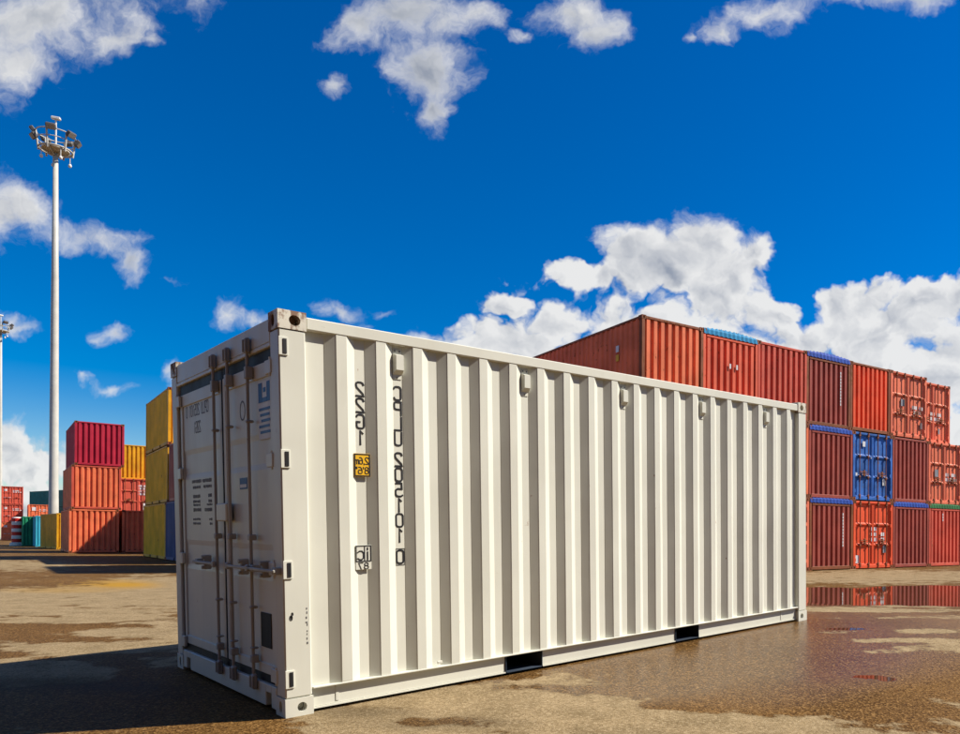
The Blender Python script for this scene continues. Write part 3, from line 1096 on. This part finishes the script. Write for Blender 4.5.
def m_sill(ix, L):
    mb = MB()
    x0 = .006 if ix == 0 else L - .076
    mb.box(x0, x0 + .07, cw_ + .001, WID - cw_ - .001, .03, .148, .006)
    return mb


def m_roof(L):
    mb = MB()
    pts = []
    x = .08
    while x < L - .25:
        pts += [(x, 0), (x + .09, 0), (x + .105, .018), (x + .195, .018)]
        x += .21
    pts.append((L - .08, 0))
    vs = []
    for (a, d) in pts:
        vs += [(a, .04, 2.562 - d), (a, WID - .04, 2.562 - d)]
    mb.add(vs, [(2 * i, 2 * i + 2, 2 * i + 3, 2 * i + 1) for i in range(len(pts) - 1)])
    return mb


def m_floor(L):
    mb = MB()
    mb.box(.09, L - .09, .09, WID - .09, .151, .19)
    return mb


def m_tarp(L):
    """tarpaulin sagging between the roof bows of an open-top container, flap over the end"""
    mb = MB()
    nb = int(L / .3)
    nyv = 10
    vs = []
    for i in range(nb * 2 + 1):
        x = .03 + (L - .06) * i / (nb * 2)
        for j in range(nyv + 1):
            y = .02 + (WID - .04) * j / nyv
            arch = .10 * math.sin(math.pi * j / nyv)
            sag = -.03 if i % 2 else 0
            vs.append((x, y, 2.60 + arch * .6 + sag + .012 * math.sin(j * 2.1 + i)))
    n1 = nyv + 1
    fs = [(i * n1 + j, (i + 1) * n1 + j, (i + 1) * n1 + j + 1, i * n1 + j + 1) for i in range(nb * 2) for j in range(nyv)]
    mb.add(vs, fs, True)
    # end flap
    k = 25
    vs = []
    for j in range(k + 1):
        y = .03 + (WID - .06) * j / k
        arch = .06 * math.sin(math.pi * j / k)
        b = -.012 if j % 2 else .004
        vs += [(.03, y, 2.60 + arch + (.028 if j % 2 else -.01)), (b, y, 2.57), (b * .6 - .006, y, 2.425 + (.02 if j % 2 else 0))]
    fs = []
    for j in range(k):
        fs += [(3 * j, 3 * j + 1, 3 * j + 4, 3 * j + 3), (3 * j + 1, 3 * j + 2, 3 * j + 5, 3 * j + 4)]
    mb.add(vs, fs)
    return mb


def m_door(k):
    """one leaf at the x = 0 end, three pressed bays"""
    mb = MB()
    ya, yb2 = (.125, WID / 2 - .008) if k == 0 else (WID / 2 + .008, WID - .125)
    x = .045
    bays = ((.16, .88), (.94, 1.66), (1.72, 2.49))
    for (z0, z1) in bays:
        vs = [(x, ya + .05, z0), (x, yb2 - .05, z0), (x, yb2 - .05, z1), (x, ya + .05, z1),
              (x + .03, ya + .10, z0 + .04), (x + .03, yb2 - .10, z0 + .04), (x + .03, yb2 - .10, z1 - .04), (x + .03, ya + .10, z1 - .04)]
        mb.add(vs, [f[::-1] for f in ((0, 1, 5, 4), (1, 2, 6, 5), (2, 3, 7, 6), (3, 0, 4, 7), (4, 5, 6, 7))])
    mb.box(x - .012, x + .03, ya, ya + .05, .15, 2.495, .004)
    mb.box(x - .012, x + .03, yb2 - .05, yb2, .15, 2.495, .004)
    for z in (.15, .89, 1.67, 2.47):
        mb.box(x - .008, x + .028, ya + .051, yb2 - .051, z, z + .04, .003)
    return mb


def m_lockbar(k, b):
    mb = MB()
    ya = .125 if k == 0 else WID / 2 + .008
    y = ya + (.28, .80)[b]
    mb.tube((.012, y, .10), (.012, y, 2.55), .020, n=8)
    for z in (.16, .86, 1.64, 2.42):
        mb.box(-.012, .035, y - .05, y + .05, z, z + .07, .006)
    mb.box(-.018, .010, y - .03, y + .03, 2.50, 2.58)
    mb.box(-.018, .010, y - .03, y + .03, .07, .15)
    return mb


def m_handle(k, b):
    mb = MB()
    ya = .125 if k == 0 else WID / 2 + .008
    y = ya + (.28, .80)[b]
    d = 1 if b == 0 else -1
    z = .98 if b == 0 else 1.06
    mb.box(-.016, .004, min(y, y + d * .42), max(y, y + d * .42), z, z + .035, .004)
    mb.box(-.020, .034, y + d * .26 - .04, y + d * .26 + .04, z - .06, z + .09, .006)
    return mb


def m_hinge(k, z):
    mb = MB()
    y0 = .07 if k == 0 else WID - .17
    mb.box(.004, .030, y0, y0 + .10, z - .06, z + .06, .006)
    return mb


GRP_R = 'containers stacked three high in the long row on the right'
GRP_L = 'containers stacked in the blocks on the left'
GRP_F = 'containers in the far stacks at the left edge'


def container(label, group, near, heading, z, L, paintkey, end='rib', frame=None, tarp=None, marks=(), detail=2, back=0.0):
    """near: ground point of the corner between the left long side and the end turned to the camera"""
    a = R(heading)
    A, B = Vector((-math.sin(a), math.cos(a))), Vector((math.cos(a), math.sin(a)))
    o = Vector(near) + A * back + B * WID
    mw = Matrix.Translation((o.x, o.y, z)) @ Matrix.Rotation(a + math.pi / 2, 4, 'Z')
    root = empty('shipping_container', mw)
    tag(root, label, 'container', group)
    pm = MAT[paintkey]
    fm = MAT[frame] if frame else pm
    key = round(L, 2)

    def part(name, k, fn, mat=pm, par=root):
        return link(name, cached((name,) + k, fn), mat, par)
    for ix in (0, 1):
        for iy in (0, 1):
            part('corner_post', (ix, iy, key), lambda: m_post(ix, iy, L), fm)
            for iz in (0, 1):
                part('corner_fitting', (ix, iy, iz, key), lambda: m_fit(ix, iy, iz, L), MAT['rust_frame'] if detail > 1 else fm)
        part('end_sill', (ix, key), lambda: m_sill(ix, L), fm)
        part('end_header', (ix, key, bool(tarp and ix == 0)), lambda: m_header(ix, L, bool(tarp and ix == 0)), fm)
    for iy in (0, 1):
        part('side_panel', (iy, key), lambda: m_side(iy, L))
        part('top_rail', (iy, key), lambda: m_trail(iy, L), fm)
        part('bottom_rail', (iy, key), lambda: m_brail(iy, L), fm)
    if L < 8:
        for k in (0, 1):
            part('fork_pocket', (k, key), lambda: m_pocket(L, k), MAT['under'])
    part('end_wall', (1, key), lambda: m_endrib(1, L))
    part('floor', (key,), lambda: m_floor(L), MAT['under'])
    if tarp:
        part('tarpaulin', (key,), lambda: m_tarp(L), MAT[tarp])
    else:
        part('roof_panel', (key,), lambda: m_roof(L))
    if end == 'rib':
        part('end_wall', (0, key), lambda: m_endrib(0, L))
    else:
        for k in (0, 1):
            d = part('door', (k,), lambda: m_door(k))
            for b in (0, 1):
                part('locking_bar', (k, b), lambda: m_lockbar(k, b), MAT['rust_frame'] if detail > 1 else fm, d)
                part('handle', (k, b), lambda: m_handle(k, b), MAT['rust_frame'] if detail > 1 else fm, d)
            if detail > 1:
                for zh in (.35, 1.0, 1.65, 2.3):
                    part('hinge', (k, zh), lambda: m_hinge(k, zh), fm, d)
    # painted marks: blocks of small white bars or one plate; position from the left edge of the end, in metres
    rn = random.Random(hash(label) % 1000 if False else len(label) * 7)
    for (kind, y0, z0, w, h, mk) in marks:
        mb = MB()
        xs_ = .074 if end == 'door' else .018
        if kind == 'plate':
            mb.box(xs_ - .035, xs_ - .032, WID - y0 - w, WID - y0, z0, z0 + h)
        elif kind == 'strip':                # vertical lettering on one rib
            zz = z0
            while zz < z0 + h:
                mb.box(xs_ - .003, xs_, WID - y0 - w, WID - y0, zz, zz + .09)
                zz += .115
        else:
            rows = max(1, int(round(h / .2)))
            for r_ in range(rows):
                yq = y0
                while yq < y0 + w:
                    ww = rn.uniform(.06, .12)
                    if rn.random() < .88:
                        zq = z0 + r_ * .2
                        mb.box(xs_ - .034 if end == 'door' else xs_ - .004, xs_ - .031 if end == 'door' else xs_ - .001, WID - yq - ww, WID - yq, zq, zq + .14)
                    yq += ww + .03
        mk_o = mb.build('marking', MAT[mk], root)
        if kind != 'plate':
            mk_o['kind'] = 'stuff'
    return root


# --- right-hand row, three high, ends towards the camera
TH = R(53.5)
ROWD = Vector((math.sin(TH), math.cos(TH)))
ROW0 = Vector((.018, 22.44))
HR = 90 - 53.5


def rowpt(k, sh=0.0):
    return ROW0 + ROWD * (2.455 * k + sh)


T1, T2, T3 = 0.0, 2.596, 5.192
top = [
    ('orange', 'rib', 'rust_frame', None, (), 'orange ribbed container with dark shaded long side, top left end of the right row', 0, 0),
    ('scarlet', 'rib', 'scarlet', 'tarp_cyan', (('plate', 1.12, 1.45, .07, .16, 'white_decal'), ('plate', 1.42, 1.45, .07, .16, 'white_decal')), 'red ribbed open top container under a bright cyan tarpaulin', -.04, 0),
    ('brick', 'rib', 'brick', None, (), 'plain brick red ribbed container between the cyan and blue tarpaulins, top tier', -.06, 0),
    ('maroon', 'rib', 'rust_frame', 'tarp_blue', (('strip', 1.86, .85, .05, 1.2, 'white_decal'),), 'dark red ribbed open top container under a blue tarpaulin, top tier', -.10, 0),
    ('vermilion', 'rib', 'rust_frame', None, (), 'bright red ribbed container right of the blue tarpaulin, top tier', -.12, 0),
    ('coral', 'door', 'coral', None, (('text', 1.45, 1.0, .75, .42, 'white_decal'), ('plate', .72, 1.25, .22, .28, 'steel'), ('plate', 2.0, .45, .16, .24, 'steel')), 'coral container with closed doors and white lettering, left of the top two door ends', -.10, 0),
    ('coral', 'door', 'coral', None, (('text', 1.0, 1.0, .9, .42, 'white_decal'), ('plate', 1.55, .45, .16, .24, 'steel')), 'coral container with closed doors at the far right end of the top tier', -.10, .45),
]
for k, (pk, en, fr, tp, mk, lab, sh, bk) in enumerate(top):
    c_ = container(lab, GRP_R, rowpt(k, sh), HR, T3, L40, pk, en, fr, tp, mk, back=bk)
    if k == 0:
        for (z0, z1, mt) in ((1.70, 1.90, 'white_decal'), (1.42, 1.62, 'signyellow')):
            mb = MB()
            mb.box(1.20, 1.36, WID - .012, WID - .004, z0, z1, .001)
            mb.build('marking_plate', MAT[mt], c_)
mid = [
    ('brick', 'rib', 'brick', None, (), 'brick red container in the middle tier below the top left orange container'),
    ('maroon', 'rib', 'maroon', None, (), 'oxide red container in the middle tier below the cyan tarpaulin'),
    ('orange', 'rib', 'orange', None, (), 'orange container in the middle tier hidden behind the white container corner'),
    ('maroon', 'rib', 'maroon', 'tarp_blue', (), 'dark red ribbed container with blue tarpaulin, middle tier left of the blue doors'),
    ('blue', 'door', 'blue', None, (('plate', .62, 2.05, .16, .2, 'white_decal'), ('plate', 1.12, 1.62, .10, .10, 'white_decal'), ('plate', .2, .92, .12, .12, 'white_decal'), ('plate', 1.86, .62, .22, .3, 'white_decal')), 'faded blue container with closed doors in the middle tier'),
    ('maroon', 'rib', 'maroon', None, (), 'dark red ribbed container in the middle tier right of the blue doors'),
    ('coral', 'door', 'coral', None, (('text', 1.25, 1.0, .9, .5, 'white_decal'), ('plate', .5, 1.15, .24, .3, 'steel')), 'coral container with closed doors at the right edge of the middle tier'),
]
for k, (pk, en, fr, tp, mk, lab) in enumerate(mid):
    container(lab, GRP_R, rowpt(k, .05), HR, T2, L40, pk, en, fr, tp, mk)
bot = [
    ('maroon', 'rib', 'maroon', None, (), 'oxide red container at ground level at the left end of the right row'),
    ('brick', 'rib', 'brick', None, (), 'brick red container at ground level behind the white container'),
    ('coral', 'door', 'coral', None, (), 'coral container peeking out at ground level beside the far post of the white container'),
    ('maroon', 'rib', 'rust_frame', 'tarp_blue', (('strip', 1.84, .85, .05, 1.2, 'white_decal'),), 'dark red ribbed container with blue tarpaulin at ground level left of the orange doors'),
    ('vermilion', 'door', 'vermilion', None, (('text', 1.12, 1.05, .32, .62, 'white_decal'), ('text', 1.72, 1.05, .25, .5, 'white_decal'), ('plate', .18, .22, .2, .3, 'white_decal'), ('plate', 1.86, .6, .2, .3, 'steel')), 'bright orange container with closed doors at ground level'),
    ('maroon', 'rib', 'maroon', 'tarp_blue', (), 'dark red ribbed container with blue tarpaulin at ground level right of the orange doors'),
    ('brick', 'rib', 'brick', 'tarp_green', (('strip', 1.0, 1.9, .06, .3, 'white_decal'),), 'rusty red ribbed container with green tarpaulin at the right edge'),
]
for k, (pk, en, fr, tp, mk, lab) in enumerate(bot):
    container(lab, GRP_R, rowpt(k, .10), HR, T1, L40, pk, en, fr, tp, mk)


# --- left-hand blocks
def at_top(px, py, z):
    """ground point under a pixel lying at height z"""
    a, b = (px - CX) / F, (CY - py) / F
    rx, uz = a * cr - b * sr, a * sr + b * cr
    t = (z - CAMH) / uz
    return Vector((rx * t, t))


def at_depth(px, depth):
    a = (px - CX) / F
    return Vector((a * depth * cr, depth))


HL = 41.0
aL = R(HL)
AL, BL = Vector((-math.sin(aL), math.cos(aL))), Vector((math.cos(aL), math.sin(aL)))
Y0 = at_top(168.0, 386.8, 7.78)
container('yellow container topmost of the stack nearest the white container, sunlit end', GRP_L, Y0, HL, T3, L20, 'yellow', 'rib', 'ochre')
container('yellow container in the middle of the stack nearest the white container', GRP_L, Y0 + AL * .06, HL, T2, L20, 'yellow', 'rib', 'ochre')
container('yellow container at the bottom of the stack nearest the white container', GRP_L, Y0 - BL * .08, HL, T1, L20, 'yellow', 'rib', 'ochre')
N0 = Y0 - AL * (L20 + .12)
container('dark blue container at ground level in front of the bottom yellow container', GRP_L, N0 - BL * .08, HL, T1, L20, 'navy')
container('brown red container resting on the dark blue one beside the middle yellow container', GRP_L, N0 + BL * .03, HL, T2, L20, 'maroon')
R0 = at_top(74.6, 420.4, 7.78)
container('wine red ribbed container topmost of the red stack', GRP_L, R0, HL, T3, L20, 'wine', 'rib', 'wine')
container('orange red ribbed container in the middle of the red stack under the wine red one', GRP_L, R0 - BL * .14, HL, T2, L20, 'orange', 'rib', 'brick')
container('orange red ribbed container at the bottom of the red stack, crossed by a diagonal shadow', GRP_L, R0 - BL * .24, HL, T1, L20, 'orange', 'rib', 'orange')
M0 = R0 + BL * (WID + .05)
container('shaded rusty orange container between the red stack and the yellow stack', GRP_L, M0 - BL * .14, HL, T1, L20, 'orange', 'rib', 'orange')
M1 = M0 + AL * (L20 + 5.0) + BL * .9
container('dull red container at ground level behind the shaded orange one', GRP_L, M1, HL, T1, L20, 'brick')
container('red container with white marked doors in the gap between the red and yellow stacks', GRP_L, M1, HL, T2, L20, 'brick', 'door', 'brick', None, (('text', 1.2, 1.4, .9, .8, 'white_decal'), ('plate', 1.5, .3, .35, .5, 'white_decal')))
container('yellow container high in the gap between the red and yellow stacks', GRP_L, M1 + AL * 1.2, HL, T3, L20, 'ochre')

# stack behind the white container whose shadow crosses the red stack
K0 = R0 + Vector((7.75, 1.4)) - AL * 3.0
for t, z_ in enumerate((T1, T2, T3)):
    container('dull red container, %s tier of the stack hidden behind the white container' % ('lowest', 'middle', 'top')[t], GRP_L, K0, HL, z_, L20, 'brick', detail=1)
for t, z_ in enumerate((T1, T2, T3)):
    container('oxide red container, %s tier of the stack standing close behind the white container' % ('lowest', 'middle', 'top')[t], GRP_L, (-9.4, 23.6), HL, z_, L20, 'maroon', detail=1)
# unseen stacks added behind and beside the camera to keep light off the doors
GRP_B = 'added light-blocking containers stacked behind and beside the camera'
for t in range(5):
    nm = ('lowest', 'second', 'third', 'fourth', 'top')[t]
    for ci, cn in enumerate(('right', 'middle', 'left')):
        container('umber container, %s tier, %s stack of the wall behind the camera' % (nm, cn), GRP_B, (6.5 - 12.3 * ci, -7.5), 90, t * 2.596, L40, 'umber', detail=1)
    container('brown container, %s tier of the stack to the right of the camera' % nm, GRP_B, (9.0, -10.4), 0, t * 2.596, L40, 'umber', detail=1)

# farther left
container('single dull yellow container at ground level left of the red stack', GRP_L, at_depth(56.5, 54.0), 47, 0, L20, 'ochre', 'rib', 'ochre', detail=1)
container('cyan container peeking out left of the single dull yellow one', GRP_L, at_depth(35.5, 63.0), HL, 0, L20, 'cyan', 'rib', 'cyan', detail=1)
container('green ribbed container standing right of the striped marker', GRP_L, at_depth(22.5, 66.0), HL, 0, L20, 'green', 'rib', 'green', detail=1)
# far stacks
HF = 40.0
F0 = at_depth(1.0, 108.0)
for t in range(3):
    lab = ('red container at ground level of the far stack behind the striped marker', 'dark red container with marked doors in the middle of the far stack', 'dark red container with marked doors topmost of the far stack')[t]
    container(lab, GRP_F, F0, HF, t * 2.6, L20, ('orange', 'brick', 'brick')[t], 'door', None, None,
              (('text', 1.25, 1.7, .9, .4, 'white_decal'), ('plate', .3, 1.9, .35, .3, 'white_decal'), ('text', .3, .9, .7, .22, 'white_decal')), detail=1)
G0 = at_depth(28.0, 108.0)
container('red container at ground level behind the green one, under the orange door container', GRP_F, G0, HF, 0, L20, 'brick', 'rib', detail=1)
container('orange red container with door lettering left of the mast, above the green one', GRP_F, G0, HF, 2.6, L20, 'orange', 'door', None, None, (('text', 1.2, 1.6, .9, .45, 'white_decal'), ('plate', .4, 1.7, .5, .5, 'white_decal')), detail=1)
for t in range(3):
    nm = ('ground level', 'middle tier', 'top tier')[t]
    container('long teal green container seen side on behind the mast, %s' % nm, GRP_F, at_depth(66.0, 116.0), 60, t * 2.6, L40, 'teal', detail=1)


# ------------------------------------------------------------------ light masts
def light_mast(label, pos, H, rot):
    root = empty('light_mast', Matrix.Translation((pos.x, pos.y, 0)) @ Matrix.Rotation(rot, 4, 'Z'))
    tag(root, label, 'light mast', 'tall light masts')
    zp = H - 2.9
    mb = MB()
    mb.lathe([(.36, .05), (.355, 1.0), (.33, 4.0), (.325, 4.02), (.30, 12.0), (.295, 12.03), (.25, 22.0), (.245, 22.03), (.17, zp), (.0, zp)], 18)
    mb.build('pole', MAT['mast'], root)
    mb = MB()
    mb.lathe([(.0, .0), (.62, .0), (.62, .06), (.38, .08), (.36, .3)], 18, False)
    for i in range(8):
        t = i * math.pi / 4
        mb.tube((.5 * math.cos(t), .5 * math.sin(t), .06), (.5 * math.cos(t), .5 * math.sin(t), .13), .035, n=6)
    mb.build('base_plate', MAT['steel'], root)
    mb = MB()
    mb.lathe([(.0, zp - .05), (.55, zp - .04), (.95, zp + .12), (.95, zp + .22), (.55, zp + .14), (.0, zp + .20)], 20, False)
    mb.ring((0, 0, zp + .17), 1.12, .07)
    for i in range(6):
        t = i * math.pi / 3 + .3
        mb.tube((.2 * math.cos(t), .2 * math.sin(t), zp - .3), (1.1 * math.cos(t), 1.1 * math.sin(t), zp + .15), .045, n=6)
    mb.build('platform', MAT['mast'], root)
    mb = MB()
    mb.ring((0, 0, zp + .85), 1.22, .035)
    mb.ring((0, 0, zp + 1.42), 1.30, .045)
    mb.build('guard_rail', MAT['mast'], root)
    for i in range(6):
        t = i * math.pi / 3 + .3
        mb = MB()
        mb.tube((1.12 * math.cos(t), 1.12 * math.sin(t), zp - .1), (1.30 * math.cos(t), 1.30 * math.sin(t), zp + 1.45), .07, n=8)
        mb.build('upright', MAT['mast'], root)
    for i, (t, zz) in enumerate(((.05, 1.0), (1.2, 1.45), (2.3, 1.4), (3.25, 1.45), (3.7, .75), (4.75, 1.45), (5.7, 1.3))):
        c = Vector((1.48 * math.cos(t), 1.48 * math.sin(t), zp + zz))
        m4 = Matrix.Translation(c) @ Matrix.Rotation(t, 4, 'Z') @ Matrix.Rotation(R(38), 4, 'Y')
        mb = MB()
        mb.box(-.16, .14, -.34, .34, -.24, .24, .06)
        mb.vs = [tuple(m4 @ Vector(p)) for p in mb.vs]
        fl = mb.build('floodlight', MAT['lampdark'], root)
        mb = MB()
        mb.box(.142, .150, -.28, .28, -.19, .19)
        mb.vs = [tuple(m4 @ Vector(p)) for p in mb.vs]
        mb.build('lens', MAT['glass'], fl)
    for i, t in enumerate((.6, 2.0, 3.8, 5.3)):
        mb = MB()
        c = (1.0 * math.cos(t), 1.0 * math.sin(t))
        mb.tube((c[0], c[1], zp + .1), (c[0], c[1], zp - .55), .03, n=6)
        mb.lathe([(.0, zp - .86), (.09, zp - .82), (.13, zp - .72), (.09, zp - .58), (.0, zp - .55)], 10, True, c)
        mb.build('hanging_lamp', MAT['bandwhite'], root)
    mb = MB()
    mb.tube((0, 0, zp + .1), (0, 0, H - .1), .075, .055, n=8)
    mb.box(-.32, .32, -.16, .16, H - .22, H, .05)
    mb.build('top_rod', MAT['bandwhite'], root)
    return root


D1 = 62.0
p1 = at_depth(53.4, D1)
H1 = CAMH + D1 * ((CY - 3.5 - 117) / F)
light_mast('tall slender light mast rising behind the single dull yellow container', p1, H1, .4)
D2 = 127.0
p2 = at_depth(-0.5, D2)
light_mast('farther light mast cut by the left edge of the picture', p2, CAMH + D2 * ((CY - 4.5 - 314) / F), 1.1)

# ------------------------------------------------------------------ striped marker
bp_ = at_depth(17.5, 68.0)
root = empty('striped_marker', Matrix.Translation((bp_.x, bp_.y, 0)))
tag(root, 'round red and white banded marker post standing on the ground at far left', 'marker')
mb = MB()
mb.lathe([(.0, 0), (.56, 0), (.56, .22), (.44, .26), (.42, .30), (0, .30)], 20, False)
mb.build('base', MAT['bandwhite'], root)
z = .30
for i in range(7):
    mb = MB()
    h = .31
    mb.lathe([(.0, z), (.41, z), (.425, z + .02), (.425, z + h - .02), (.41, z + h - .002), (.0, z + h - .002)], 20, False)
    mb.build('band', MAT['bandred'] if i % 2 == 0 else MAT['bandwhite'], root)
    z += h
mb = MB()
mb.lathe([(.0, z), (.40, z), (.36, z + .06), (.12, z + .10), (.0, z + .10)], 20, False)
mb.build('cap', MAT['bandwhite'], root)
